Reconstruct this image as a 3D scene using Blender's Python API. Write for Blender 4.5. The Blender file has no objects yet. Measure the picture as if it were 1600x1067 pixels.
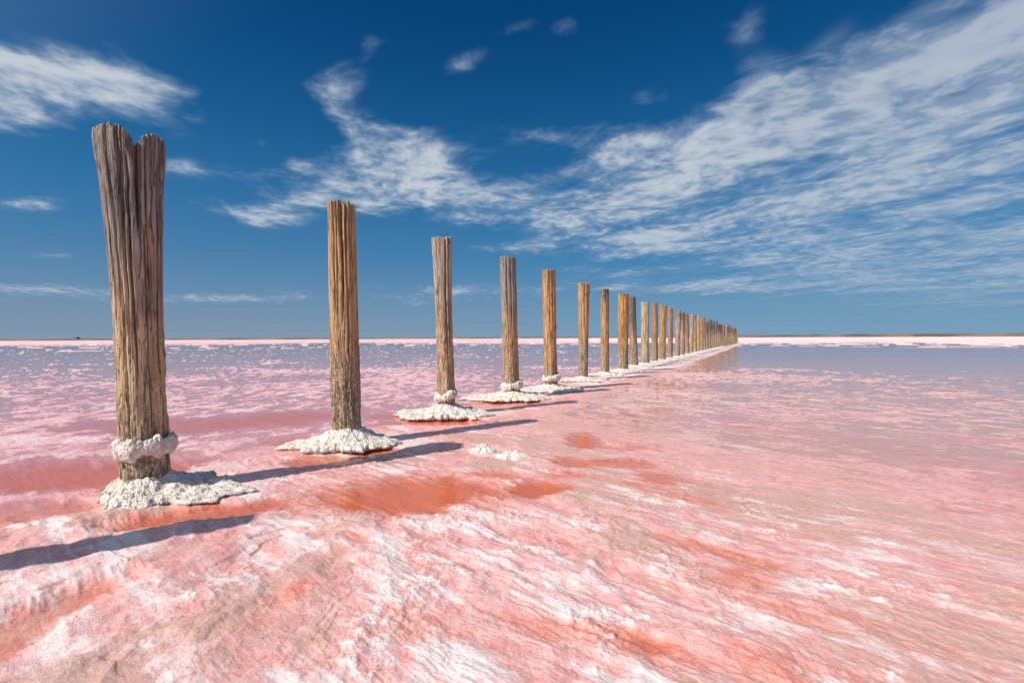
import bpy, math, random
import numpy as np
from mathutils import Vector

# ------------------------------------------------------------------ camera, sky, sun, exposure
scene = bpy.context.scene
COL = scene.collection
F_PX, CAM_H = 755.0, 0.9            # focal length in photo pixels (1600 wide), eye height in metres
SUN_EL = math.radians(45.5)
SHADOW = Vector((1.37, 1.0)).normalized()      # ground direction in which shadows fall

cam_d = bpy.data.cameras.new('camera')
cam_d.sensor_width = 36.0
cam_d.lens = 36.0 * F_PX / 1600.0
cam_d.clip_start = 0.02
cam_d.clip_end = 20000
cam = bpy.data.objects.new('camera', cam_d)
COL.objects.link(cam)
cam.location = (0, 0, CAM_H)
cam.rotation_mode = 'YXZ'
cam.rotation_euler = (math.radians(90 - 0.42), 0, 0)
from mathutils import Matrix
cam.rotation_mode = 'XYZ'
cam.rotation_euler = (Matrix.Rotation(math.radians(90 - 0.42), 3, 'X') @ Matrix.Rotation(math.radians(-0.25), 3, 'Z')).to_euler()
scene.camera = cam

vs = scene.view_settings
scene.display_settings.display_device = 'sRGB'
vs.view_transform = 'Standard'
vs.look = 'None'
vs.exposure = 0.0
vs.gamma = 1.0
vs.use_curve_mapping = False
scene.cycles.use_denoising = True
scene.cycles.max_bounces = 6
scene.cycles.transparent_max_bounces = 12
scene.cycles.caustics_reflective = False
scene.cycles.caustics_refractive = False

sun_d = bpy.data.lights.new('sun', 'SUN')
sun_d.energy = 4.5
sun_d.angle = math.radians(0.55)
sun_d.color = (1.0, 0.945, 0.86)
sun = bpy.data.objects.new('sun', sun_d)
COL.objects.link(sun)
to_sun = Vector((-SHADOW.x * math.cos(SUN_EL), -SHADOW.y * math.cos(SUN_EL), math.sin(SUN_EL)))
sun.rotation_euler = to_sun.to_track_quat('Z', 'Y').to_euler()
sun.location = to_sun * 60


class NG:
    """small helper for wiring shader nodes"""
    def __init__(self, tree):
        self.t = tree; self.n = tree.nodes; self.l = tree.links
    def new(self, kind, **kw):
        nd = self.n.new(kind)
        for k, v in kw.items():
            setattr(nd, k, v)
        return nd
    def put(self, sock, v):
        if hasattr(v, 'is_linked') or hasattr(v, 'links'):
            self.l.new(v, sock)
        elif v is not None:
            sock.default_value = v
    def m(self, op, a, b=None, c=None, clamp=False):
        nd = self.new('ShaderNodeMath', operation=op, use_clamp=clamp)
        for i, v in enumerate((a, b, c)):
            if v is not None:
                self.put(nd.inputs[i], v)
        return nd.outputs[0]
    def vm(self, op, a, b=None):
        nd = self.new('ShaderNodeVectorMath', operation=op)
        self.put(nd.inputs[0], a)
        if b is not None:
            self.put(nd.inputs[1], b)
        return nd.outputs['Value'] if op in ('DOT_PRODUCT', 'LENGTH') else nd.outputs[0]
    def xyz(self, x, y, z=0.0):
        nd = self.new('ShaderNodeCombineXYZ')
        for i, v in enumerate((x, y, z)):
            self.put(nd.inputs[i], v)
        return nd.outputs[0]
    def sep(self, v):
        nd = self.new('ShaderNodeSeparateXYZ'); self.put(nd.inputs[0], v)
        return nd.outputs
    def mix(self, f, a, b, blend='MIX'):
        nd = self.new('ShaderNodeMix', data_type='RGBA', blend_type=blend)
        self.put(nd.inputs[0], f)
        for s, v in ((nd.inputs[6], a), (nd.inputs[7], b)):
            self.put(s, (*v, 1) if isinstance(v, tuple) and len(v) == 3 else v)
        return nd.outputs[2]
    def noise(self, vec, scale=1.0, detail=4.0, rough=0.5, dist=0.0, color=False):
        nd = self.new('ShaderNodeTexNoise')
        self.put(nd.inputs['Vector'], vec)
        self.put(nd.inputs['Scale'], scale)
        nd.inputs['Detail'].default_value = detail
        nd.inputs['Roughness'].default_value = rough
        nd.inputs['Distortion'].default_value = dist
        return nd.outputs['Color'] if color else nd.outputs[0]
    def step(self, v, a, b, lo=0.0, hi=1.0, smooth=True):
        nd = self.new('ShaderNodeMapRange')
        nd.interpolation_type = 'SMOOTHSTEP' if smooth else 'LINEAR'
        self.put(nd.inputs[0], v)
        nd.inputs[1].default_value = a; nd.inputs[2].default_value = b
        nd.inputs[3].default_value = lo; nd.inputs[4].default_value = hi
        return nd.outputs[0]


world = bpy.data.worlds.new('World')
scene.world = world
world.use_nodes = True


def build_world():
    g = NG(world.node_tree)
    g.n.clear()
    sky = g.new('ShaderNodeTexSky', sky_type='NISHITA')
    sky.sun_disc = False
    sky.sun_elevation = SUN_EL
    sky.sun_rotation = math.atan2(to_sun.x, to_sun.y)
    sky.altitude = 600
    sky.air_density = 1.0
    sky.dust_density = 0.8
    sky.ozone_density = 1.6
    hs = g.new('ShaderNodeHueSaturation')
    hs.inputs['Saturation'].default_value = 1.95
    hs.inputs['Value'].default_value = 0.56
    g.l.new(sky.outputs[0], hs.inputs['Color'])

    D = g.vm('NORMALIZE', g.new('ShaderNodeTexCoord').outputs['Generated'])
    x, y, z = g.sep(D)
    az = g.m('ARCTAN2', x, y)
    el = g.m('ARCSINE', z)
    ae = g.xyz(az, el, 1.0)
    # clear deep blue away from the sun, pale glare round it, dull blue haze low down
    glare = g.step(g.vm('DOT_PRODUCT', D, tuple(to_sun)), 0.25, 0.92)
    deep = g.mix(1.0, hs.outputs[0], (1.0, 0.90, 1.10), 'MULTIPLY')
    skyc = g.mix(glare, deep, g.mix(1.0, sky.outputs[0], (1.7, 1.4, 1.15), 'MULTIPLY'))
    elp = g.m('MAXIMUM', el, 0.0)
    air = g.m('POWER', 0.3679, g.m('MULTIPLY', g.m('DIVIDE', elp, 0.36), g.m('DIVIDE', elp, 0.36)))
    skyc = g.mix(g.m('MULTIPLY', air, 0.75), skyc, (0.02, 1.95, 4.4))
    low = g.m('POWER', 0.3679, g.m('DIVIDE', elp, 0.13))
    skyc = g.mix(g.m('MULTIPLY', low, 0.95), skyc, g.mix(g.step(az, -0.6, 0.6), (2.35, 3.25, 4.3), (2.0, 3.6, 5.2)))

    def azel(px, py):
        d = Vector(((px - 800) / F_PX, 1.0, (529 - py) / F_PX)).normalized()
        return math.atan2(d.x, d.y), math.asin(d.z)

    def blob(px, py, rx, ry, tilt=0.0, w=1.0):
        """soft elliptical cloud field fixed to compass direction and elevation"""
        a0, e0 = azel(px, py)
        s = 10.0
        c, sn = math.cos(math.radians(tilt)), math.sin(math.radians(tilt))
        p1 = azel(px + s * c, py - s * sn); p2 = azel(px + s * sn, py + s * c)
        J = np.array([[p1[0] - a0, p2[0] - a0], [p1[1] - e0, p2[1] - e0]]) / s
        J = J @ np.diag([rx, ry])
        I = np.linalg.inv(J)
        o = -I @ np.array([a0, e0])
        p = g.vm('DOT_PRODUCT', ae, (I[0, 0], I[0, 1], o[0]))
        q = g.vm('DOT_PRODUCT', ae, (I[1, 0], I[1, 1], o[1]))
        d = g.m('MULTIPLY_ADD', p, p, g.m('MULTIPLY', q, q))
        return g.m('MULTIPLY', g.m('POWER', 0.3679, d), w)

    blobs = [
        # long cloud high on the left
        (60, 135, 230, 62, -4, 1.0), (220, 140, 110, 40, -22, .62), (10, 175, 90, 30, -6, .5), (60, 100, 150, 16, -8, .4),
        # broken column of small clouds, left of centre
        (545, 112, 45, 30, 35, .62), (490, 135, 50, 22, -20, .62), (530, 175, 40, 32, -45, .6), (590, 220, 75, 42, -35, .66),
        (635, 262, 110, 36, 5, .85), (560, 292, 110, 36, -4, .9), (660, 305, 95, 26, 6, .8), (655, 215, 30, 14, 15, .45),
        (385, 335, 90, 15, -10, .95), (460, 318, 60, 20, 4, .75), (735, 95, 40, 18, 30, .62), (600, 68, 40, 14, 5, .42),
        (420, 225, 36, 12, -20, .42), (285, 262, 60, 16, -12, .5), (395, 283, 45, 14, -20, .42), (30, 318, 70, 14, 2, .75),
        (450, 262, 50, 12, 2, .5),
        # small puffs near the top
        (885, 45, 40, 26, 20, .75), (815, 45, 36, 14, 10, .62), (1012, 160, 42, 16, 22, .72), (1165, 52, 42, 30, 40, .6),
        (1190, 105, 46, 28, 35, .55), (1030, 125, 40, 14, 30, .3),
        # faint veil and the low front edge of the big bank
        (905, 215, 110, 24, 0, .58), (985, 232, 40, 22, 0, .4), (720, 345, 70, 15, -4, .7), (760, 312, 60, 24, 4, .7),
        (880, 295, 100, 40, 10, 1.1), (830, 318, 70, 24, 8, .5), (1020, 265, 120, 44, 14, 1.05), (980, 330, 150, 26, 2, .55),
        # main bank fanning out to the upper right
        (1170, 235, 170, 46, 16, 1.05), (1190, 165, 95, 34, 18, 1.0), (1320, 170, 170, 60, 22, 1.0), (1500, 95, 190, 55, 22, .95),
        (1420, 40, 160, 24, 30, .6), (1290, 70, 90, 26, 42, .55), (1460, 190, 170, 50, 20, .9), (1580, 30, 120, 30, 25, .5),
        (1600, 290, 260, 50, 14, .85), (1370, 300, 200, 48, 12, .85), (1180, 310, 160, 28, 8, .65), (1180, 350, 270, 34, 2, .95),
        (1000, 362, 130, 20, 0, .75), (1450, 380, 260, 50, 5, .8), (1280, 400, 200, 26, 0, .55), (1600, 400, 250, 60, 3, .65), (1750, 200, 240, 150, 14, .75),
        (1560, 470, 360, 40, 0, .5), (1420, 330, 330, 90, 8, .3), (1300, 415, 420, 60, 2, .42), (1000, 388, 120, 12, 0, .5), (945, 402, 34, 8, 0, .72), (900, 425, 110, 8, 0, .5),
        # thin layers low over the horizon
        (70, 452, 190, 15, -2, .85), (420, 464, 150, 9, 1, .85), (690, 462, 150, 18, 0, .7), (1080, 452, 300, 11, 1, .9),
        (270, 466, 80, 7, 0, .7), (75, 398, 50, 6, 0, .6), (850, 390, 130, 12, 0, .6), (1430, 440, 260, 14, 0, .5), (250, 505, 700, 24, 0, .2),
    ]
    mask = None
    for b in blobs:
        v = blob(*b)
        mask = v if mask is None else g.m('ADD', mask, v)
    # away from the photographed quarter of the sky: unseen cloud of the same sort, thickened to lift the ambient light
    away = g.step(g.m('ABSOLUTE', az), 0.95, 1.35)
    high = g.step(el, 0.65, 0.95)
    out = g.m('MAXIMUM', g.m('MULTIPLY', away, g.step(el, 0.0, 0.12)), high)

    # flat cloud layer seen in perspective
    zz = g.m('ADD', g.m('MAXIMUM', z, 0.0), 0.05)
    cx = g.m('DIVIDE', x, zz); cy = g.m('DIVIDE', y, zz)
    a = math.radians(-25)
    u = g.m('MULTIPLY_ADD', cx, math.sin(a), g.m('MULTIPLY', cy, math.cos(a)))     # along the streets
    v = g.m('MULTIPLY_ADD', cx, math.cos(a), g.m('MULTIPLY', cy, -math.sin(a)))
    warp = g.noise(g.xyz(u, v, 3.1), 1.1, 3, 0.55, color=True)
    wx, wy, wz = g.sep(warp)
    u2 = g.m('MULTIPLY_ADD', g.m('SUBTRACT', wx, 0.5), 0.4, u)
    v2 = g.m('MULTIPLY_ADD', g.m('SUBTRACT', wy, 0.5), 0.4, v)
    n_big = g.noise(g.xyz(g.m('MULTIPLY', u2, 0.60), v2, 7.0), 1.9, 8, 0.56)
    n_streak = g.noise(g.xyz(g.m('MULTIPLY', u2, 0.32), g.m('MULTIPLY', v2, 1.0), 1.0), 3.6, 5, 0.55)
    n_puff = g.noise(g.xyz(g.m('MULTIPLY', u2, 0.95), v2, 5.0), 8.0, 7, 0.60)
    n = g.m('ADD', g.m('MULTIPLY', n_big, 0.62), g.m('ADD', g.m('MULTIPLY', n_streak, 0.08), g.m('MULTIPLY', n_puff, 0.38)))
    n = g.m('SUBTRACT', n, 0.54)
    cover = g.m('MAXIMUM', g.m('MINIMUM', mask, 1.0), g.m('MULTIPLY', out, 0.62))
    dens = g.m('ADD', g.m('MULTIPLY', n, 5.4), g.m('SUBTRACT', g.m('MULTIPLY', cover, 1.35), 0.62))
    dens = g.step(dens, -0.30, 1.35)
    # smooth altostratus veil with long gaps in the thick bank
    gap = g.step(g.m('MULTIPLY_ADD', n_streak, 0.35, g.m('MULTIPLY', n_big, 0.65)), 0.40, 0.54)
    veil = g.m('MULTIPLY', g.m('MULTIPLY', g.step(cover, 0.3, 1.0), g.step(az, 0.12, 0.6)), g.m('MULTIPLY', gap, 0.62))
    dens = g.m('MAXIMUM', g.m('MULTIPLY', dens, g.step(az, 0.2, 0.7, 1.0, 0.85)), veil)
    dens = g.m('MULTIPLY', dens, g.step(cover, 0.05, 0.40))
    dens = g.m('MULTIPLY', dens, g.step(el, 0.0, 0.02))
    # thick parts bright, thin undersides greyer
    br = g.step(g.m('ADD', g.m('MULTIPLY', n_puff, 0.5), g.m('MULTIPLY', dens, 0.6)), 0.35, 0.98)
    cc = g.mix(br, (2.7, 3.8, 5.3), (6.0, 6.5, 7.1))
    lowfade = g.step(el, 0.02, 0.28, 0.6, 1.0)
    dens = g.m('MULTIPLY', g.m('MULTIPLY', dens, 0.92), lowfade)
    col = g.mix(dens, skyc, cc)
    bg = g.new('ShaderNodeBackground')
    g.l.new(col, bg.inputs[0])
    bg.inputs[1].default_value = 0.10
    o = g.new('ShaderNodeOutputWorld')
    g.l.new(bg.outputs[0], o.inputs[0])
    world.cycles.sampling_method = 'MANUAL'
    world.cycles.sample_map_resolution = 512


build_world()

# ------------------------------------------------------------------ numpy noise
_rng = np.random.RandomState(11)
_P = _rng.permutation(256).astype(np.int32)
_P = np.concatenate([_P, _P, _P])
_ang = _rng.rand(256) * 2 * np.pi
_G2 = np.stack([np.cos(_ang), np.sin(_ang)], 1).astype(np.float32)
_G3 = _rng.normal(size=(256, 3)).astype(np.float32)
_G3 /= np.linalg.norm(_G3, axis=1, keepdims=True)


def pn2(x, y, seed=0):
    x = np.asarray(x, np.float32) + seed * 17.31; y = np.asarray(y, np.float32) - seed * 9.77
    xi = np.floor(x).astype(np.int32); yi = np.floor(y).astype(np.int32)
    xf = x - xi; yf = y - yi
    xi &= 255; yi &= 255
    u = xf * xf * xf * (xf * (xf * 6 - 15) + 10); v = yf * yf * yf * (yf * (yf * 6 - 15) + 10)
    def gr(ix, iy, dx, dy):
        h = _G2[_P[_P[ix & 255] + (iy & 255)]]
        return h[..., 0] * dx + h[..., 1] * dy
    a = gr(xi, yi, xf, yf); b = gr(xi + 1, yi, xf - 1, yf)
    c = gr(xi, yi + 1, xf, yf - 1); d = gr(xi + 1, yi + 1, xf - 1, yf - 1)
    return 1.45 * ((a + u * (b - a)) * (1 - v) + (c + u * (d - c)) * v)


def fb2(x, y, octv=4, seed=0, gain=0.5, lac=2.03):
    s = 0.0; a = 1.0; t = 0.0; f = 1.0
    for i in range(octv):
        s = s + a * pn2(x * f, y * f, seed + i * 3); t += a; a *= gain; f *= lac
    return s / t * 1.35


def pn3(x, y, z, seed=0):
    x = np.asarray(x, np.float32) + seed * 13.7; y = np.asarray(y, np.float32) + seed * 5.1; z = np.asarray(z, np.float32)
    xi = np.floor(x).astype(np.int32); yi = np.floor(y).astype(np.int32); zi = np.floor(z).astype(np.int32)
    xf = x - xi; yf = y - yi; zf = z - zi
    f = lambda t: t * t * t * (t * (t * 6 - 15) + 10)
    u, v, w = f(xf), f(yf), f(zf)
    def gr(i, j, k):
        h = _G3[_P[_P[_P[(xi + i) & 255] + ((yi + j) & 255)] + ((zi + k) & 255)]]
        return h[..., 0] * (xf - i) + h[..., 1] * (yf - j) + h[..., 2] * (zf - k)
    def lx(j, k):
        a = gr(0, j, k); return a + u * (gr(1, j, k) - a)
    def ly(k):
        a = lx(0, k); return a + v * (lx(1, k) - a)
    a = ly(0)
    return 1.5 * (a + w * (ly(1) - a))


def fb3(x, y, z, octv=4, seed=0, gain=0.5):
    s = 0.0; a = 1.0; t = 0.0; f = 1.0
    for i in range(octv):
        s = s + a * pn3(x * f, y * f, z * f, seed + i); t += a; a *= gain; f *= 2.03
    return s / t * 1.3


def ss(x, a, b):
    t = np.clip((x - a) / (b - a), 0, 1)
    return t * t * (3 - 2 * t)


def ground(px, py):
    """point of the lake surface seen at a photo pixel"""
    hor = 531.6 - 0.00436 * px
    Y = CAM_H * F_PX / (py - hor)
    return (px - 800) / F_PX * Y, Y


# ------------------------------------------------------------------ mesh helpers
def grid_mesh(name, V, nr, nc, closed=False, caps=(), smooth=True, attrs=None):
    """V: (nr*nc,3) grid of rows x columns -> mesh; closed joins the last column to the first"""
    V = np.asarray(V, np.float32).reshape(-1, 3)
    r = np.arange(nr - 1)[:, None]
    if closed:
        c = np.arange(nc)[None, :]; c2 = (c + 1) % nc
    else:
        c = np.arange(nc - 1)[None, :]; c2 = c + 1
    q = np.stack([r * nc + c, r * nc + c2, (r + 1) * nc + c2, (r + 1) * nc + c], -1).reshape(-1, 4)
    me = bpy.data.meshes.new(name)
    nq = len(q)
    me.vertices.add(len(V)); me.vertices.foreach_set('co', V.ravel())
    me.loops.add(nq * 4); me.loops.foreach_set('vertex_index', q.ravel().astype(np.int32))
    me.polygons.add(nq)
    me.polygons.foreach_set('loop_start', (np.arange(nq) * 4).astype(np.int32))
    me.polygons.foreach_set('loop_total', np.full(nq, 4, np.int32))
    me.update(calc_edges=True)
    if smooth:
        me.polygons.foreach_set('use_smooth', np.ones(nq, bool))
    if attrs:
        for k, v in attrs.items():
            at = me.attributes.new(k, 'FLOAT_COLOR', 'POINT')
            at.data.foreach_set('color', np.asarray(v, np.float32).ravel())
    me.validate()
    return me


def obj(name, me, mat=None, parent=None, **props):
    o = bpy.data.objects.new(name, me)
    COL.objects.link(o)
    if mat is not None and me is not None:
        me.materials.clear(); me.materials.append(mat)
    if parent is not None:
        o.parent = parent
    for k, v in props.items():
        o[k] = v
    return o


# ------------------------------------------------------------------ materials
def new_mat(name):
    m = bpy.data.materials.new(name); m.use_nodes = True
    m.node_tree.nodes.clear()
    return m, NG(m.node_tree)


def finish(g, shader):
    o = g.new('ShaderNodeOutputMaterial'); g.l.new(shader, o.inputs[0])


def principled(g, col, rough, normal=None, spec=0.4):
    p = g.new('ShaderNodeBsdfPrincipled')
    g.put(p.inputs['Base Color'], col); g.put(p.inputs['Roughness'], rough)
    p.inputs['Specular IOR Level'].default_value = spec
    if normal is not None:
        g.l.new(normal, p.inputs['Normal'])
    return p.outputs[0]


def bump(g, h, strength, dist, normal=None):
    b = g.new('ShaderNodeBump'); b.inputs['Strength'].default_value = strength; b.inputs['Distance'].default_value = dist
    g.put(b.inputs['Height'], h)
    if normal is not None:
        g.l.new(normal, b.inputs['Normal'])
    return b.outputs[0]


def mat_flat():
    m, g = new_mat('pink_salt_crust')
    at = g.new('ShaderNodeAttribute'); at.attribute_name = 'masks'
    sp = g.new('ShaderNodeSeparateColor'); g.l.new(at.outputs['Color'], sp.inputs[0])
    red, white, tan = sp.outputs[0], sp.outputs[1], sp.outputs[2]
    mauve = at.outputs['Alpha']
    geo = g.new('ShaderNodeNewGeometry')
    P = geo.outputs['Position']
    px, py, pz = g.sep(P)
    d = Vector((0.76, -0.65)).normalized()
    u = g.m('MULTIPLY_ADD', px, d.x, g.m('MULTIPLY', py, d.y))
    v = g.m('MULTIPLY_ADD', px, -d.y, g.m('MULTIPLY', py, d.x))
    st = g.noise(g.xyz(g.m('MULTIPLY', u, 0.16), v, 0), 30, 5, 0.62, 0.25)
    fine = g.noise(P, 60, 5, 0.65)
    mid = g.noise(P, 14, 5, 0.6, 0.6)
    grain = g.noise(P, 420, 2, 0.6)
    far = g.step(g.vm('LENGTH', P), 3.0, 12.0)
    base = g.mix(g.step(mid, 0.32, 0.68), (0.83, 0.36, 0.33), (0.90, 0.56, 0.53))
    base = g.mix(g.m('MULTIPLY', g.step(st, 0.50, 0.66), 0.5), base, (0.79, 0.30, 0.26))
    base = g.mix(g.m('MULTIPLY', g.step(g.m('ADD', tan, g.m('MULTIPLY', g.m('SUBTRACT', fine, 0.5), 0.9)), 0.25, 0.85), 0.85), base,
                 g.mix(fine, (0.57, 0.31, 0.24), (0.80, 0.52, 0.44)))
    base = g.mix(mauve, base, g.mix(mid, (0.74, 0.30, 0.325), (0.84, 0.47, 0.50)))
    rr = g.step(g.m('ADD', red, g.m('MULTIPLY', g.m('SUBTRACT', st, 0.5), 0.5)), 0.1, 0.98, smooth=False)
    base = g.mix(rr, base, g.mix(mid, (0.68, 0.135, 0.065), (0.82, 0.25, 0.12)))
    ww = g.step(g.m('ADD', white, g.m('MULTIPLY', g.m('SUBTRACT', g.m('MULTIPLY_ADD', st, 0.5, g.m('MULTIPLY', fine, 0.5)), 0.5), g.m('MULTIPLY_ADD', far, -1.0, 1.9))), 0.10, 0.95)
    base = g.mix(ww, base, g.mix(mid, (0.93, 0.70, 0.68), (0.94, 0.84, 0.82)))
    # rusty specks and dark crumbs
    speck = g.m('MULTIPLY', g.step(g.noise(P, 95, 3, 0.7), 0.62, 0.72), g.step(mid, 0.45, 0.62))
    base = g.mix(g.m('MULTIPLY', speck, 0.6), base, (0.36, 0.13, 0.08))
    h = g.m('ADD', g.m('MULTIPLY', fine, 1.0), g.m('ADD', g.m('MULTIPLY', grain, 0.5), g.m('MULTIPLY', st, 0.8)))
    nb = bump(g, h, 0.9, 0.0065)
    rough = g.m('MULTIPLY_ADD', ww, 0.25, 0.45)
    finish(g, principled(g, base, rough, nb, 0.35))
    return m


def mat_water():
    m, g = new_mat('shallow_brine')
    geo = g.new('ShaderNodeNewGeometry'); P = geo.outputs['Position']
    px, py, pz = g.sep(P)
    r1 = g.noise(g.xyz(px, g.m('MULTIPLY', py, 1.0), 0), 9, 4, 0.55)
    r2 = g.noise(P, 1.6, 3, 0.5)
    nb = bump(g, g.m('ADD', g.m('MULTIPLY', r1, 0.6), r2), 0.16, 0.03)
    fr = g.new('ShaderNodeFresnel'); fr.inputs['IOR'].default_value = 1.21
    g.l.new(nb, fr.inputs['Normal'])
    gl = g.new('ShaderNodeBsdfGlossy'); gl.inputs['Roughness'].default_value = 0.09
    gl.inputs['Color'].default_value = (0.97, 0.97, 0.97, 1)
    g.l.new(nb, gl.inputs['Normal'])
    tr = g.new('ShaderNodeBsdfTransparent'); tr.inputs['Color'].default_value = (1.0, 0.965, 0.955, 1)
    mx = g.new('ShaderNodeMixShader')
    g.l.new(fr.outputs[0], mx.inputs[0]); g.l.new(tr.outputs[0], mx.inputs[1]); g.l.new(gl.outputs[0], mx.inputs[2])
    finish(g, mx.outputs[0])
    return m


def mat_salt():
    m, g = new_mat('white_salt')
    tc = g.new('ShaderNodeTexCoord').outputs['Object']
    a = g.noise(tc, 22, 5, 0.6); b = g.noise(tc, 110, 3, 0.65)
    vo = g.new('ShaderNodeTexVoronoi'); g.l.new(tc, vo.inputs['Vector']); vo.inputs['Scale'].default_value = 95
    c = g.mix(g.step(a, 0.36, 0.62), (0.60, 0.50, 0.42), (0.86, 0.80, 0.74))
    c = g.mix(g.m('MULTIPLY', g.step(b, 0.62, 0.80), 0.35), c, (0.55, 0.42, 0.33))
    h = g.m('ADD', g.m('MULTIPLY', vo.outputs['Distance'], -1.0), g.m('ADD', a, g.m('MULTIPLY', b, 0.6)))
    finish(g, principled(g, c, 0.62, bump(g, h, 0.6, 0.007), 0.3))
    return m


def mat_wood(name, gz0, gz1, oz, top, warm, low, seed, dark=1.0):
    """gz0..gz1: heights over which the wood turns from warm to grey; oz: top of the pitted, salt-stained foot"""
    m, g = new_mat(name)
    tc = g.new('ShaderNodeTexCoord').outputs['Object']
    x, y, z = g.sep(tc)
    s = seed * 3.7
    gr = g.noise(g.xyz(x, y, g.m('MULTIPLY_ADD', z, 0.035, s)), 60, 6, 0.62, 0.3)
    gr2 = g.noise(g.xyz(x, y, g.m('MULTIPLY_ADD', z, 0.10, s)), 19, 5, 0.6, 0.5)
    fib = g.noise(g.xyz(x, y, g.m('MULTIPLY_ADD', z, 0.02, s)), 190, 3, 0.6)
    blot = g.noise(g.xyz(x, y, g.m('MULTIPLY_ADD', z, 0.45, s)), 7, 5, 0.62)
    pit = g.noise(g.xyz(x, y, g.m('MULTIPLY_ADD', z, 0.6, s)), 55, 4, 0.65)
    zz = g.m('MULTIPLY_ADD', g.m('SUBTRACT', gr2, 0.5), 1.3, g.m('MULTIPLY_ADD', g.m('SUBTRACT', blot, 0.5), 0.9, z))
    grey = g.step(zz, gz0, gz1)
    if seed > 1:
        top = tuple(v * 1.25 for v in top); warm = tuple(v * k_ for v, k_ in zip(warm, (1.32, 1.42, 1.6)))
    tone = lambda c, k: tuple(min(1, v * k) for v in c)
    seams = g.noise(g.xyz(x, y, g.m('MULTIPLY_ADD', z, 0.045, s + 9.0)), 34, 4, 0.6, 0.4)
    seam = g.step(g.m('ABSOLUTE', g.m('SUBTRACT', seams, 0.5)), 0.004, 0.026, 1.0, 0.0)
    wc = g.mix(g.step(gr, 0.36, 0.64), tone(warm, 0.66), tone(warm, 1.22))
    wc = g.mix(g.m('MULTIPLY', g.step(blot, 0.5, 0.7), 0.5), wc, (0.28, 0.185, 0.115))
    gc = g.mix(g.step(gr, 0.36, 0.66), tone(top, 0.60), tone(top, 1.22))
    gc = g.mix(g.m('MULTIPLY', g.step(blot, 0.48, 0.68), 0.5), gc, tone(top, 0.5))
    c = g.mix(grey, wc, gc)
    foot = g.m('SUBTRACT', 1.0, g.step(g.m('MULTIPLY_ADD', g.m('SUBTRACT', blot, 0.5), 0.5, z), oz - 0.25, oz + 0.25))
    lc = g.mix(g.step(pit, 0.40, 0.58), tone(low, 0.34), tone(low, 1.2))
    c = g.mix(g.m('MULTIPLY', foot, 0.88), c, lc)
    c = g.mix(g.m('MULTIPLY', g.step(fib, 0.54, 0.72), 0.38 * dark), c, (0.07, 0.05, 0.035))
    c = g.mix(g.m('MULTIPLY', seam, 0.5), c, (0.045, 0.032, 0.024))
    # orange stripes running with the grain
    c = g.mix(g.m('MULTIPLY', g.m('MULTIPLY', g.step(gr2, 0.56, 0.7), g.m('SUBTRACT', 1.0, foot)), g.m('MULTIPLY_ADD', grey, -0.55, 0.68)), c, (0.58, 0.29, 0.10))
    h = g.m('ADD', g.m('MULTIPLY_ADD', seam, -0.8, gr), g.m('ADD', g.m('MULTIPLY', fib, 0.35), g.m('MULTIPLY', g.m('MULTIPLY', pit, foot), 1.6)))
    finish(g, principled(g, c, 0.85, bump(g, h, 0.9, 0.010), 0.2))
    return m


def mat_simple(name, c1, c2, scale, rough=0.9):
    m, g = new_mat(name)
    tc = g.new('ShaderNodeNewGeometry').outputs['Position']
    finish(g, principled(g, g.mix(g.step(g.noise(tc, scale, 5, 0.6), 0.35, 0.65), c1, c2), rough, None, 0.2))
    return m


M_FLAT, M_WATER, M_SALT = mat_flat(), mat_water(), mat_salt()

# ------------------------------------------------------------------ where the posts stand
VP_X, K = 1195.0, 3160.0
post_px = {1: (541, 318), 2: (697, 372), 3: (799, 402), 4: (861, 422), 5: (911, 443), 6: (945, 452), 7: (973, 459), 8: (991, 464),
           9: (1008, 472), 10: (1023, 472.5), 11: (1034, 477), 12: (1047, 481), 13: (1058, 485), 14: (1066, 489)}
POSTS = []          # x, y, height, width at foot, width at top (metres)
rnd = random.Random(5)
POSTS.append((-2.125, 2.80, 2.165))
KN = {1: 2655.0, 2: 2780.0, 3: 2825.0, 4: 2740.0, 5: 2850.0, 6: 2850.0, 7: 2780.0}
for n in range(1, 47):
    if n in post_px:
        px, top = post_px[n]
        Y = KN.get(n, 2900.0) / (VP_X - px)
        H = (531.6 - 0.00436 * px - top) * Y / F_PX + CAM_H
    else:
        px = VP_X - 1 / (0.0010895 + 0.000476 * n)
        Y = 2950.0 / (VP_X - px)
        H = 2.09 + rnd.uniform(-0.16, 0.10)
    POSTS.append(((px - 800) / F_PX * Y, Y, H))
LINE_A = np.array(POSTS[1][:2]); LINE_B = np.array(POSTS[-1][:2])
LDIR = (LINE_B - LINE_A) / np.linalg.norm(LINE_B - LINE_A)
LNRM = np.array([LDIR[1], -LDIR[0]])           # to the right of the row


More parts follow.
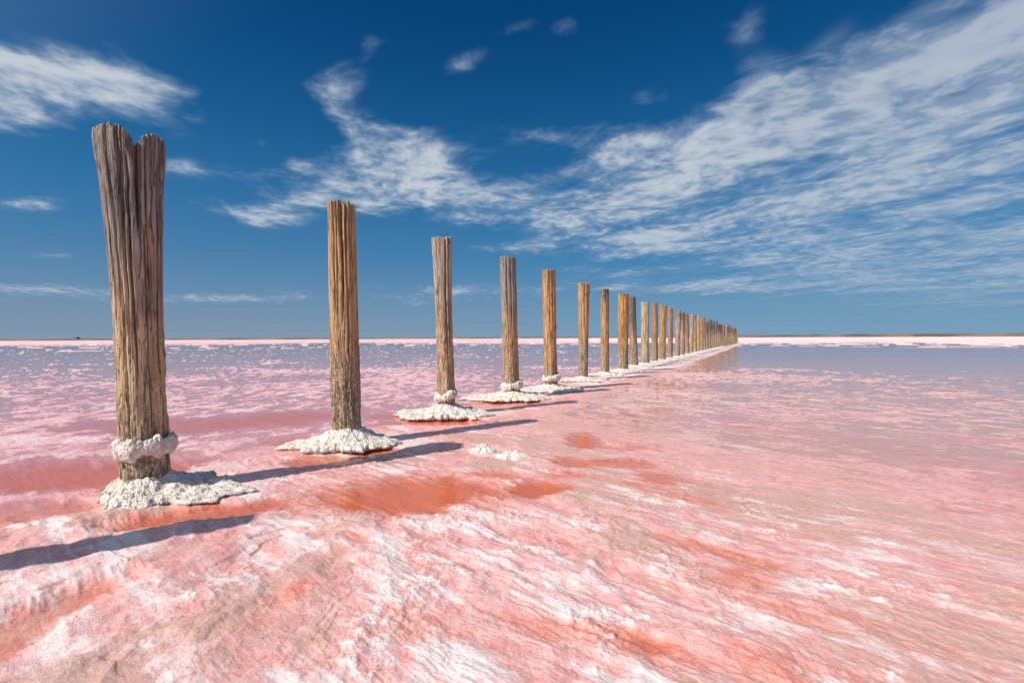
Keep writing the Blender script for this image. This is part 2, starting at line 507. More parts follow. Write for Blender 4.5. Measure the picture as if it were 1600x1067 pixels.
# ------------------------------------------------------------------ the salt flat
def build_flat():
    # columns: directions from the camera's foot, dense ahead; rows: dense near
    th = np.concatenate([np.linspace(-180, -62, 60, endpoint=False), np.linspace(-62, 62, 1180), np.linspace(62, 180, 60)[1:]])
    th = np.radians(th)
    below = np.concatenate([np.linspace(1500, 560, 40, endpoint=False), np.linspace(560, 6, 640)])
    r = np.concatenate([CAM_H * F_PX / below, [130, 150, 180, 230, 300, 450, 700, 1100, 2000, 4500]])
    r = np.concatenate([[0.02], r])
    R, T = np.meshgrid(r, th, indexing='ij')
    X = (R * np.sin(T)).astype(np.float32); Y = (R * np.cos(T)).astype(np.float32)
    nr, nc = R.shape
    R = R.astype(np.float32)

    d = np.array([0.76, -0.65]); d /= np.linalg.norm(d)
    wx = fb2(X * 1.1, Y * 1.1, 3, 40); wy = fb2(X * 1.1, Y * 1.1, 3, 50)
    Xw, Yw = X + 0.20 * wx, Y + 0.20 * wy
    Xs, Ys = X + 0.07 * wx, Y + 0.07 * wy
    U = Xs * d[0] + Ys * d[1]; Vv = -Xs * d[1] + Ys * d[0]
    near = 1 - ss(R, 5, 14)
    # fields
    big = fb2(Xw * 0.55, Yw * 0.55, 3, 1)
    mid = fb2(Xw * 1.7, Yw * 1.7, 4, 2)
    st1 = fb2(U * 1.1, Vv * 7.0, 5, 3, 0.6)
    st2 = fb2(U * 3.5, Vv * 21, 4, 4, 0.62)
    lump = fb2(Xw * 9, Yw * 9, 4, 5, 0.6)
    fine = fb2(X * 33, Y * 33, 3, 6, 0.6) * near
    ter = fb2(Xw * 1.5, Yw * 1.5, 4, 8, 0.5)
    ter2 = fb2(Xw * 3.1 + 7, Yw * 3.1, 4, 9, 0.55)
    patch = fb2(Xw * 0.33, Yw * 0.33, 3, 21)

    ldist = (X - LINE_A[0]) * LNRM[0] + (Y - LINE_A[1]) * LNRM[1]       # >0 right of the row
    along = (X - LINE_A[0]) * LDIR[0] + (Y - LINE_A[1]) * LDIR[1]

    # zones: raised crust around the camera and along the row, wet film to the right and left
    left_wet = ss(-ldist + 0.12 * mid, 0.15, 0.75) * ss(Y, 2.0, 2.7)
    right_far = ss(0.62 * X + 0.45 * Y + 0.5 * big + 0.3 * mid + 0.12 * st1, 1.2, 3.8) * ss(ldist, 0.3, 1.2)
    wet = np.clip(np.maximum(left_wet, right_far), 0, 1)
    crust = 1 - wet
    lobes = ss(-X + 0.25 * mid, 0.0, 1.3) * (1 - ss(Y, 2.1, 2.9))        # smooth lobes, lower left
    open_r = ss(R + 2.5 * big, 14, 21) * (ldist > 0)
    open_l = ss(R + 3.0 * big, 11, 20) * (ldist <= 0)

    stw = 1 - 0.8 * lobes
    ribs = np.maximum(0, fb2(U * 0.9, Vv * 5.2, 5, 14, 0.6)) ** 1.1
    crumb = ss(fb2(X * 3.0, Y * 3.0, 3, 15), 0.05, 0.45) * np.maximum(0, fb2(X * 22, Y * 22, 3, 16, 0.6) + 0.1) * near
    Hc = 0.0045 + 0.0045 * big + 0.0045 * mid + stw * (0.0055 * st1 + 0.0035 * st2 * near + 0.010 * ribs * near)
    Hc = Hc + (0.0040 * lump + 0.0026 * fine + 0.012 * crumb) * (1 - 0.45 * lobes)
    # rounded folds of crust around the camera's feet
    fz = (1 - ss(Y, 2.3, 3.0)) * (1 - ss(X, 0.3, 1.3)) * ss(Y, 0.5, 1.0)
    fold = 1 - 2.2 * np.abs(fb2(X * 2.3 + 0.35 * wx + 0.45 * Y, Y * 1.5 + 0.5 * wy, 3, 19, 0.5))
    fold2 = 1 - 2.2 * np.abs(fb2(X * 5.5 + 0.5 * wx, Y * 3.8 + 0.5 * wy, 3, 20, 0.5))
    Hc = Hc + fz * (0.014 * np.clip(fold, -0.4, 1) + 0.006 * np.clip(fold2, -0.4, 1))
    # broken plate edges of the crust: small terraces, strongest on the smooth lobes
    Hc = Hc + near * (0.007 * ss(ter, -0.015, 0.015) * lobes + 0.003 * ss(ter2, -0.02, 0.02) * ss(mid, -0.2, 0.3))
    Hc = Hc + 0.014 * lobes * ss(fb2(Xw * 0.9, Yw * 0.9, 2, 17), -0.35, 0.5)
    # wet film: bed just under the surface, flecks of salt that break it
    fl = fb2(X * 4.2 + 0.5 * wx, Y * 3.0, 6, 31, 0.74)
    flr = fb2(U * 2.3, Vv * 8.5, 6, 33, 0.72)
    right_side = ss(ldist, -0.5, 0.5)
    flm = fl * (1 - right_side) + flr * right_side
    thr = -0.06 - 0.35 * patch + 0.10 * open_l + 0.5 * open_r + 0.12 * right_side * ss(X - 0.5 * Y, 0.0, 2.0)
    Hf = -0.0004 - 0.0015 * open_l - 0.006 * open_r + 0.009 * (flm - thr) * (1 - 0.45 * open_r) + 0.0022 * lump * near + 0.0015 * fine
    soft = fb2(X * 1.3, Y * 1.3, 5, 35, 0.65)
    fleck = wet * np.clip(0.42 * ss(flm - thr, -0.7, 0.3) + 0.30 * ss(flm - thr, 0.0, 0.6) + 0.38 * soft, 0, 1)
    Hf = np.clip(Hf, -0.02, 0.006)
    H = Hc * crust + Hf * wet

    red = 0.75 * ss(fb2(U * 0.9 + 3, Vv * 3.0, 5, 71, 0.6) + 0.25 * mid, 0.05, 0.75) * crust * (1 - 0.55 * lobes) * (1 - 0.5 * fz)
    red = np.maximum(red, 0.5 * ss(fb2(U * 0.7, Vv * 2.4, 5, 72, 0.6), 0.1, 0.7) * right_far * (1 - ss(R, 4, 9)))
    # pools of red brine: centre pixel, half sizes (across, away) in metres, depth, redness, turn
    pools = [(650, 772, .52, .36, .014, 1.0, 10), (838, 764, .22, .15, .013, .95, 25), (912, 690, .18, .30, .010, .8, 0), (895, 722, .12, .16, .009, .8, 20),
             (110, 742, .85, .45, .016, .82, 0), (300, 806, .45, .14, .016, .9, 25), (40, 800, .4, .2, .012, .55, 0), (55, 965, .11, .26, .013, .6, -14),
             (0, 1010, .10, .20, .012, .55, -14), (485, 722, .45, .15, .015, .9, 8), (590, 705, .20, .12, .013, .9, 15), (690, 660, .55, .18, .014, .95, 4),
             (800, 630, .60, .18, .013, .95, 4), (870, 606, .5, .2, .013, .9, 0), (420, 655, .9, .5, .010, .72, 20), (250, 665, 1.0, .45, .010, .62, 0),
             (620, 650, .3, .25, .012, .6, 0), (470, 690, .3, .2, .012, .6, 0)]
    for (px, py, ax, ay, dep, rd, turn) in pools:
        cx, cy = ground(px, py)
        c, s = math.cos(math.radians(turn)), math.sin(math.radians(turn))
        dx, dy = X - cx, Y - cy
        a_ = (dx * c + dy * s) / ax; b_ = (-dx * s + dy * c) / ay
        e = np.sqrt(a_ * a_ + b_ * b_) + 0.40 * mid + 0.18 * lump + 0.30 * st1 + 0.10 * st2
        k = 1 - ss(e, 0.25, 1.45)
        H = H * (1 - 0.9 * k) - dep * k
        red = np.maximum(red, rd * (1 - ss(e, 0.45, 1.55)))
        fleck = fleck * (1 - 0.9 * k)
    stains = [(1025, 748, .16, .14, .75, -15), (960, 1005, .20, .07, .75, -30), (715, 892, .06, .03, .6, -20), (1160, 905, .16, .12, .6, -30), (460, 935, .07, .18, .5, -20),
              (1110, 862, .30, .06, .6, -35), (830, 985, .12, .05, .5, -30), (1230, 960, .18, .06, .5, -35), (880, 745, .25, .1, .7, 10), (950, 725, .35, .16, .75, 5), (985, 700, .25, .2, .6, 0), (760, 745, .3, .12, .7, 10), (560, 850, .12, .05, .5, -20), (640, 985, .16, .07, .6, -40)]
    for (px, py, ax, ay, rd, turn) in stains:
        cx, cy = ground(px, py)
        c, s = math.cos(math.radians(turn)), math.sin(math.radians(turn))
        dx, dy = X - cx, Y - cy
        a_ = (dx * c + dy * s) / ax; b_ = (-dx * s + dy * c) / ay
        e = np.sqrt(a_ * a_ + b_ * b_) + 0.45 * mid + 0.35 * lump + 0.55 * st1 + 0.3 * st2
        k = 1 - ss(e, 0.3, 1.5)
        red = np.maximum(red, rd * k); H = H - 0.005 * k
    # brine also lies in the hollows of the crust
    hol = ss(-H, -0.001, 0.008) * crust
    red = np.maximum(red, hol * (0.3 + 0.6 * ss(mid + 0.6 * big, -0.3, 0.5)) * 0.8)

    # white bank along the row, widening to its right in the distance
    w_r = 0.28 + 0.95 * ss(along, 4, 14) + 0.35 * fb2(along * 0.5, ldist * 0.6, 3, 81)
    w_l = 0.20 + 0.35 * ss(along, 4, 16) + 0.2 * fb2(along * 0.6, ldist * 0.6, 3, 82)
    bank = (1 - ss(ldist, w_r * 0.45, w_r)) * (1 - ss(-ldist, w_l * 0.5, w_l)) * ss(along, 1.2, 6.0)
    bank = bank * ss(fb2(X * 2.2, Y * 2.2, 4, 83) + 0.75 * ss(along, 3, 10), -0.25, 0.3)
    H = H * (1 - bank * 0.8) + bank * (0.012 + 0.02 * np.abs(lump) * near + 0.010 * fb2(X * 4, Y * 4, 3, 84))
    for n_ in range(0, 9):
        dx = X - POSTS[n_][0] - 0.10; dy = Y - POSTS[n_][1] - 0.12
        dd = np.sqrt(dx * dx + (dy * 1.15) ** 2)
        kk = ss(0.78 - dd + 0.22 * mid + 0.16 * lump + 0.10 * fine, 0.02, 0.30) * (1 - 0.75 * ss(red, 0.3, 0.8)) * ss(dx * 0.35 + dy + 0.12 * mid, -0.28, 0.0)
        bank = np.maximum(bank, 0.75 * kk)
        H = H * (1 - kk * 0.8) + kk * (0.006 + 0.012 * np.abs(lump))
    # dry white salt beyond the water, out to the horizon
    edge = 66 + 12 * fb2(T * 6, R * 0.01, 3, 90) + 26 * ss(-T, 0.0, 0.3)
    shore = ss(R + 20 * fb2(X * 0.05, Y * 0.02, 4, 91), edge, edge + 30)
    speckle = ss(R, 40, 62) * ss(fb2(X * 0.5, Y * 0.11, 4, 93) + 0.35 * ss(T, 0.3, 0.8), 0.22, 0.4)
    H = H * (1 - shore) + 0.06 * shore
    H = np.where(R > 40, np.maximum(H, speckle * 0.02 - (1 - speckle) * 0.01), H)

    wn = fb2(U * 1.6, Vv * 9.5, 6, 110, 0.64) + 0.5 * fb2(Xw * 2.6, Yw * 2.6, 5, 111, 0.62) + 0.6 * crumb + 0.10
    white = ss(wn, 0.05, 0.50) * 0.72 + 0.75 * ribs * (1 - lobes) + 0.5 * lobes * ss(fb2(Xw * 1.3, Yw * 1.3, 5, 112, 0.6), -0.25, 0.5) + 0.28 * fz * ss(fold + 0.4 * fold2, 0.3, 1.2)
    white = np.clip(white * crust * (1 - 0.55 * right_far), 0, 0.95)
    white = np.maximum(white, fleck * (0.78 - 0.10 * right_side))
    white = white * (1 - 0.9 * red)
    white = np.maximum(white, bank * np.clip(0.72 + 0.55 * fb2(X * 1.7, Y * 1.7, 4, 85, 0.6), 0.25, 0.95))
    white = np.maximum(white, np.maximum(shore * (0.58 + 0.27 * ss(T, -0.1, 0.3)), speckle * 0.8))
    red = red * (1 - 0.9 * bank) * (1 - shore)
    tanm = 0.95 * ss(fb2(Xw * 0.9, Yw * 0.9, 5, 61, 0.6), -0.08, 0.42)
    tanm = np.maximum(tanm, 1.0 * np.maximum(right_far, ss(X + 0.3 * mid, 0.3, 1.6) * crust * 0.9) * ss(fb2(U * 0.5, Vv * 1.6, 5, 65, 0.6), -0.45, 0.25))
    seam = (1 - ss(np.abs(ter), 0.0, 0.022)) * lobes * ss(fb2(X * 2, Y * 2, 3, 66), -0.1, 0.3)
    tanm = np.maximum(tanm * (1 - red) * (1 - bank) * (1 - left_wet), seam * 1.0)
    beige = ss(fb2(Xw * 1.6 + 3, Yw * 1.6, 5, 67, 0.62), 0.02, 0.40) * crust * near
    white = white * (1 - 0.8 * seam) * (1 - 0.75 * beige * (1 - bank))
    tanm = np.maximum(tanm, 0.85 * beige * (1 - red) * (1 - bank))
    mauve = left_wet * 0.9 + 0.22 * right_far
    H[0, :] = H[0, :].mean()
    Z = H.astype(np.float32)
    masks = np.stack([red, np.clip(white, 0, 1), tanm, np.clip(mauve, 0, 1)], -1)
    me = grid_mesh('salt_flat', np.stack([X, Y, Z], -1), nr, nc, attrs={'masks': masks.reshape(-1, 4)})
    o = obj('salt_flat', me, M_FLAT, kind='structure')
    return o


build_flat()

# brine: one level sheet, seen wherever the salt lies lower
wr = np.array([0.0, 2, 6, 20, 60, 160]); wt = np.radians(np.linspace(0, 360, 73))[:-1]
WV = np.stack([np.outer(wr, np.sin(wt)), np.outer(wr, np.cos(wt)), np.zeros((len(wr), len(wt)))], -1)
obj('water', grid_mesh('water', WV, len(wr), len(wt), closed=True, smooth=False), M_WATER, kind='structure')


# low shore on the horizon
def build_shore():
    n = 420
    t = np.radians(np.linspace(-75, 75, n))
    r0 = 760.0
    hgt = 2.6 + 0.8 * fb2(t * 9, t * 0, 4, 101) + 1.3 * ss(t, 0.1, 0.6) - 0.3 * ss(-t, 0, 0.5) + 0.25 * fb2(t * 90, t * 0, 3, 102)
    rows = []
    for rr, k in ((r0, -0.02), (r0 + 14, 0.75), (r0 + 30, 1.0), (r0 + 500, 1.05)):
        rows.append(np.stack([rr * np.sin(t), rr * np.cos(t), 0.02 + hgt * k], -1))
    me = grid_mesh('far_shore', np.stack(rows), len(rows), n)
    return obj('far_shore', me, mat_simple('dry_steppe_hazed', (0.15, 0.105, 0.085), (0.30, 0.20, 0.155), 0.03), kind='structure')  # steppe brown, lightened so distance haze is in the colour itself


build_shore()


# ------------------------------------------------------------------ posts
def r_prof(z, pts):
    zs = [p[0] for p in pts]; vs_ = [p[1] for p in pts]
    return np.interp(z, zs, vs_)


def shaft_mesh(seed, H, prof, lean, nth, nz, cracks=(), notch=None, rag=0.02, rough=1.0, lobe=0.05, knots=0):
    """one timber: cracked, grain-grooved surface with a splintered end"""
    rs = random.Random(seed)
    th = np.linspace(0, 2 * np.pi, nth, endpoint=False)
    tz = np.linspace(0, 1, nz)
    ct, st = np.cos(th), np.sin(th)
    def topz(x, y):
        t = H - rag * (0.5 - 0.9 * fb2(x * 40 + seed, y * 40, 3, seed % 50, 0.7)) - rag * 0.6 * fb2(x * 9, y * 9, 2, seed % 31)
        if notch:
            for (nx, dep, w) in notch:
                t = t - dep * np.exp(-np.abs((x - nx) / w) ** 1.7)
        return t
    z0 = -0.08
    rt = r_prof(H, prof)
    tz_top = topz(ct * rt * 0.97, st * rt * 0.97)
    Z = z0 + tz[:, None] * (tz_top[None, :] - z0)
    TH = np.broadcast_to(th, Z.shape)
    R = r_prof(Z, prof)
    C, S = np.cos(TH), np.sin(TH)
    k = 1.0
    # flattened faces and slow bends
    k = k + lobe * fb3(C * 0.9, S * 0.9, Z * 0.5, 2, seed)
    # grain: ridges that run along the timber
    g1 = fb3(C * 5.5, S * 5.5, Z * 0.55, 3, seed + 3, 0.6)
    g2 = 1 - np.abs(fb3(C * 11, S * 11, Z * 0.5, 3, seed + 7, 0.6)) * 2
    k = k + rough * (0.016 * g1 - 0.016 * np.clip(g2, 0, 1) ** 4 + 0.010 * fb3(C * 24, S * 24, Z * 0.8, 3, seed + 8, 0.65))
    # ragged, pitted lower half
    lowz = 1 - ss(Z, 0.35 * H, 0.62 * H)
    k = k + rough * lowz * (0.065 * fb3(C * 3.2, S * 3.2, Z * 6, 4, seed + 9, 0.6) - 0.10 * np.clip(fb3(C * 4.5, S * 4.5, Z * 13, 3, seed + 11), 0.12, 1) - 0.05 * ss(fb3(C * 2.2, S * 2.2, Z * 2.6, 3, seed + 12), 0.02, 0.10))
    for (a0, w, dep, za, zb) in cracks:          # angle, half width (m), depth (m), from height, to height
        ac = math.radians(a0) + 0.10 * fb2(Z * 1.3, Z * 0 + a0, 3, seed + 5) + 0.02 * fb2(Z * 11, Z * 0 + a0, 2, seed + 6)
        da = np.angle(np.exp(1j * (TH - ac))) * R
        ww = w * (0.35 + 0.65 * ss(Z, za, za + 0.6 * (zb - za)))
        env = ss(Z, za, za + 0.25 * (zb - za) + 1e-3) * (1 - ss(Z, zb, zb + 0.06))
        k = k - env * dep / R * np.exp(-np.abs(da / ww) ** 1.5)
    for i in range(knots):
        a, zk = rs.uniform(0, 6.28), rs.uniform(0.3, 1.2)
        da = np.angle(np.exp(1j * (TH - a))) * R
        k = k + rs.uniform(0.04, 0.11) * np.exp(-(da / 0.022) ** 2 - ((Z - zk) / rs.uniform(0.02, 0.05)) ** 2)
    RR = R * k
    lx = np.interp(Z, [0, H], [0, lean[0]]); ly = np.interp(Z, [0, H], [0, lean[1]])
    body = np.stack([C * RR + lx, S * RR + ly, Z], -1)
    caps = []
    for q in (0.93, 0.8, 0.62, 0.42, 0.22, 0.02):
        x = C[-1] * RR[-1] * q; y = S[-1] * RR[-1] * q
        caps.append(np.stack([x + lx[-1], y + ly[-1], topz(x * 0.97, y * 0.97) + 0.004 * (1 - q)], -1))
    V = np.concatenate([body, np.stack(caps)], 0)
    return grid_mesh('shaft', V, len(V), nth, closed=True)


def collar_mesh(seed, R0, z0, rad, nph, nps, tilt=(0, 0), sag=0.35, var=0.5, shape=1.25):
    """lumpy ring of salt grown round a timber"""
    ph = np.linspace(0, 2 * np.pi, nph, endpoint=False)
    ps = np.linspace(0, 2 * np.pi, nps)
    PS, PH = np.meshgrid(ps, ph, indexing='ij')
    C, S = np.cos(PH), np.sin(PH)
    ra = rad * (1 + var * fb2(C * 1.6 + seed, S * 1.6, 3, seed % 40))
    x0 = np.cos(PS); zz = np.sin(PS)
    b = 0.30 * fb3(C * 7 + x0, S * 7 + zz, PS * 0 + zz * 2, 4, seed, 0.6)
    b = b + 0.22 * (0.5 - np.abs(fb3(C * 13 + x0 * 1.5, S * 13, zz * 3 + seed, 3, seed + 4, 0.6)) * 2)
    rr = R0 + ra * (0.55 * x0) * (1 + b) + ra * 0.15
    Z = z0 + shape * ra * zz * (1 + b) + tilt[0] * C + tilt[1] * S + sag * rad * fb2(C * 1.1 + 4, S * 1.1 + seed, 2, 3)
    V = np.stack([C * rr, S * rr, Z], -1)
    return grid_mesh('salt_collar', V, nps, nph, closed=True)


def skirt_mesh(seed, R0, outline, ztop, zedge, nph, nrad, zbase=0.012, lump=1.0):
    """crusty plate of salt round the foot; outline: list of (angle deg, reach m)"""
    ph = np.linspace(0, 2 * np.pi, nph, endpoint=False)
    oa = np.array([a for a, _ in outline], float); ol = np.array([l for _, l in outline], float)
    o = np.argsort(oa); oa, ol = oa[o], ol[o]
    reach = np.interp(np.degrees(ph), np.concatenate([[oa[-1] - 360], oa, [oa[0] + 360]]), np.concatenate([[ol[-1]], ol, [ol[0]]]))
    c, s = np.cos(ph), np.sin(ph)
    reach = reach * (1 + 0.34 * fb2(c * 2.2 + seed, s * 2.2, 4, seed % 37, 0.62) + 0.05 * fb2(c * 14, s * 14 + seed, 3, seed % 29, 0.7))
    reach = np.maximum(reach, R0 * 1.02)
    rows = []
    qs = np.linspace(0, 1, nrad)
    for q in qs:
        rr = R0 * 0.75 + (reach - R0 * 0.75) * q
        x, y = c * rr, s * rr
        n1 = fb3(x * 11, y * 11, x * 0 + seed, 4, seed % 41, 0.62)
        n2 = 0.45 - np.abs(fb3(x * 30, y * 30, x * 0 + seed * 2.0, 3, seed % 23, 0.6))
        dist = rr - R0
        x = x + 0.35 * q * np.minimum(reach, .3) * 0.25 * fb3(c * rr * 9, s * rr * 9, x * 0 + 3, 3, 5, 0.6); y = y + 0.35 * q * np.minimum(reach, .3) * 0.25 * fb3(c * rr * 9, s * rr * 9, x * 0 + 8, 3, 6, 0.6)
        z = zedge + (ztop - zedge) * np.exp(-np.maximum(dist, 0) / (0.45 * np.mean(reach - R0) + 1e-3)) + lump * (0.032 * n1 + 0.020 * n2)
        z = z * (1 - 0.35 * ss(q, 0.9, 1.0))
        rows.append(np.stack([x, y, np.maximum(z, zbase + 0.008)], -1))
    jag = 1 - 0.02 * (1 + fb2(c * 40, s * 40, 2, seed % 19))
    for q, zq in ((1.015, 0.6), (1.0, 0.25), (0.96, 0.0), (0.6, -0.3)):
        rr = (R0 * 0.75 + (reach - R0 * 0.75) * q) * jag * (1 + 0.05 * fb3(c * 5, s * 5, c * 0 + zq * 2.5 + seed, 3, 12, 0.6))
        x, y = rows[nrad - 1][:, 0] * rr / reach, rows[nrad - 1][:, 1] * rr / reach
        z = zbase + zq * (rows[nrad - 1][:, 2] - zbase) + (0.004 * fb2(x * 50, y * 50, 2, 7))
        if zq < 0:
            z = z * 0 - 0.02
        rows.append(np.stack([x, y, z], -1))
    return grid_mesh('salt_skirt', np.stack(rows), len(rows), nph, closed=True)


GROUP = 'weathered timber posts standing in a row across the salt lake'
ORD = ['first', 'second', 'third', 'fourth', 'fifth', 'sixth', 'seventh', 'eighth', 'ninth', 'tenth', 'eleventh', 'twelfth', 'thirteenth',
       'fourteenth', 'fifteenth', 'sixteenth', 'seventeenth', 'eighteenth', 'nineteenth', 'twentieth']
GREY, HONEY, FOOT = (0.33, 0.29, 0.26), (0.60, 0.45, 0.28), (0.52, 0.40, 0.29)


def post(x, y, label):
    e = obj('wooden_post', None, None)
    e.location = (x, y, 0)
    e['label'] = label; e['category'] = 'wooden post'; e['group'] = GROUP
    return e


def mm(px, Y):
    return px * Y / F_PX


# -- nearest post: forked flaring head, thick salt ring, overhanging salt shelf
x, y, H = POSTS[0]
e = post(x, y, 'tallest, nearest grey post with a forked flaring top and thick salt ring')
H = 2.085
prof1 = [(z_, r_ * .80) for z_, r_ in ((-.1, .158), (0, .158), (.15, .155), (.45, .150), (.85, .146), (1.2, .152), (1.5, .167), (1.8, .186), (1.95, .205), (2.03, .212), (2.085, .205))]
TURN = -math.atan2(x, y)              # its forked side faces the camera
me = shaft_mesh(101, H, prof1, (-.075 * math.cos(TURN), .075 * math.sin(TURN)), 360, 520,
                cracks=[(-80, .014, .060, 1.45, 2.3), (-112, .006, .030, .75, 2.3), (-63, .005, .022, .9, 2.3), (-40, .005, .022, .2, 2.3), (-97, .005, .025, .5, 1.9),
                        (-130, .005, .022, 1.0, 2.3), (-148, .004, .016, .4, 1.7), (-72, .004, .02, .3, 1.5), (20, .01, .05, .5, 2.3), (98, .016, .06, 1.2, 2.3), (150, .01, .05, .3, 2.3),
                        (-25, .006, .03, 1.0, 2.3), (-165, .006, .03, 1.1, 2.3), (-122, .004, .016, .3, 1.2), (-104, .003, .014, 1.2, 2.3), (-55, .003, .014, 1.4, 2.3)],
                notch=[(.022, .085, .034)], rag=.030, rough=.9, lobe=.05, knots=12)
sh = obj('shaft', me, mat_wood('forked_post_wood', .85, 1.55, .42, GREY, HONEY, FOOT, 1), e)
sh.rotation_euler.z = TURN
obj('salt_collar', collar_mesh(11, .122, .285, .040, 300, 56, tilt=(.012, -.004), var=.85), M_SALT, e)
obj('salt_skirt', skirt_mesh(21, .125, [(0, .58), (20, .44), (60, .32), (110, .25), (160, .21), (200, .19), (235, .22), (262, .26), (290, .30), (320, .38), (342, .52)],
                             .110, .034, 420, 60), M_SALT, e)

# -- the following posts, each with its own girth, end and salt
spec = {
    1: dict(w=(.280, .262, .258), grey=(1.75, 2.5), foot=.72, top=(.36, .27, .18), warm=(.42, .26, .125), crk=[(-75, .011, .055, 1.0, 2.4), (-112, .006, .03, .9, 2.4), (-55, .007, .03, .5, 2.4), (-95, .005, .02, .8, 2.4), (-135, .006, .03, 1.2, 2.4), (-150, .006, .02, .4, 2.0), (-30, .006, .03, 1.2, 2.4)],
            notch=[(.05, .04, .012)], skirt=[(0, .42), (30, .34), (90, .26), (150, .30), (180, .42), (200, .50), (225, .36), (270, .31), (315, .36), (345, .42)], zs=(.15, .05), collar=None,
            label='second post from the left, split brown top and pitted foot in white salt'),
    2: dict(w=(.235, .215, .265), grey=(.95, 1.7), foot=.35, top=(.40, .345, .28), warm=(.43, .29, .165), crk=[(-60, .008, .03, .3, 2.4), (-120, .004, .02, .9, 2.4), (-35, .008, .03, .4, 2.4)],
            notch=None, skirt=[(0, .50), (45, .40), (90, .30), (150, .50), (180, .72), (205, .50), (270, .34), (320, .42), (345, .48)], zs=(.14, .05), collar=(.24, .036, .1),
            label='third post from the left, pale flared top and knobbly salt ring low down'),
    3: dict(w=(.275, .262, .270), grey=(.95, 1.6), foot=.35, top=(.29, .26, .225), warm=(.41, .265, .14), crk=[(-100, .006, .03, .6, 2.4), (-70, .006, .03, .6, 2.4)],
            notch=None, skirt=[(0, .55), (90, .35), (180, .75), (225, .55), (270, .38), (330, .52)], zs=(.12, .05), collar=(.20, .042, .15),
            label='fourth post from the left, grey upper half and salt ring near its foot'),
    4: dict(w=(.262, .258, .270), grey=(1.55, 2.1), foot=.40, top=(.31, .22, .15), warm=(.46, .26, .11), crk=[(-90, .006, .03, .6, 2.4), (-60, .006, .03, .9, 2.4)],
            notch=None, skirt=[(0, .55), (90, .35), (180, .6), (270, .40)], zs=(.11, .045), collar=(.22, .040, .3),
            label='fifth post from the left, orange middle and lopsided salt lump at its foot'),
    5: dict(w=(.235, .240, .290), grey=(2.1, 2.6), foot=.75, top=(.30, .23, .16), warm=(.43, .27, .125), crk=[(-90, .008, .03, .9, 2.4), (-120, .006, .03, .9, 2.4), (-55, .006, .03, 1.2, 2.4)],
            notch=None, skirt=[(0, .5), (90, .35), (180, .5), (270, .4)], zs=(.10, .04), collar=None,
            label='sixth post from the left, tapering down from a wide dark-edged top'),
    6: dict(w=(.235, .225, .225), grey=(1.5, 2.0), foot=.45, top=(.17, .14, .12), warm=(.43, .25, .11), crk=[(-80, .006, .03, .6, 2.4)],
            notch=None, skirt=[(0, .5), (90, .3), (180, .4), (270, .36)], zs=(.09, .04), collar=None,
            label='seventh post from the left, slim with a dark brown top'),
    7: dict(w=(.310, .315, .312), grey=(1.9, 2.4), foot=.6, top=(.30, .20, .13), warm=(.42, .235, .085), crk=[(-100, .006, .03, .6, 2.4)],
            notch=None, skirt=[(0, .5), (90, .36), (180, .4), (270, .4)], zs=(.09, .04), collar=None,
            label='eighth post from the left, stout and orange-brown in its middle'),
    8: dict(w=(.260, .235, .240), grey=(.9, 1.6), foot=.6, top=(.20, .17, .15), warm=(.34, .22, .13), crk=[(-80, .006, .03, .6, 2.4)],
            notch=None, skirt=[(0, .6), (90, .36), (180, .4), (270, .4)], zs=(.09, .04), collar=None,
            label='ninth post from the left, dark and close behind the stout orange-brown one'),
    9: dict(w=(.30, .29, .27), grey=(2.2, 2.7), foot=.3, top=(.36, .29, .22), warm=(.46, .33, .19), crk=[(-80, .006, .03, .6, 2.4)],
            notch=None, skirt=[(0, .7), (90, .36), (180, .4), (270, .4)], zs=(.09, .04), collar=None,
            label='tenth post from the left, pale yellow-tan all the way up'),
}
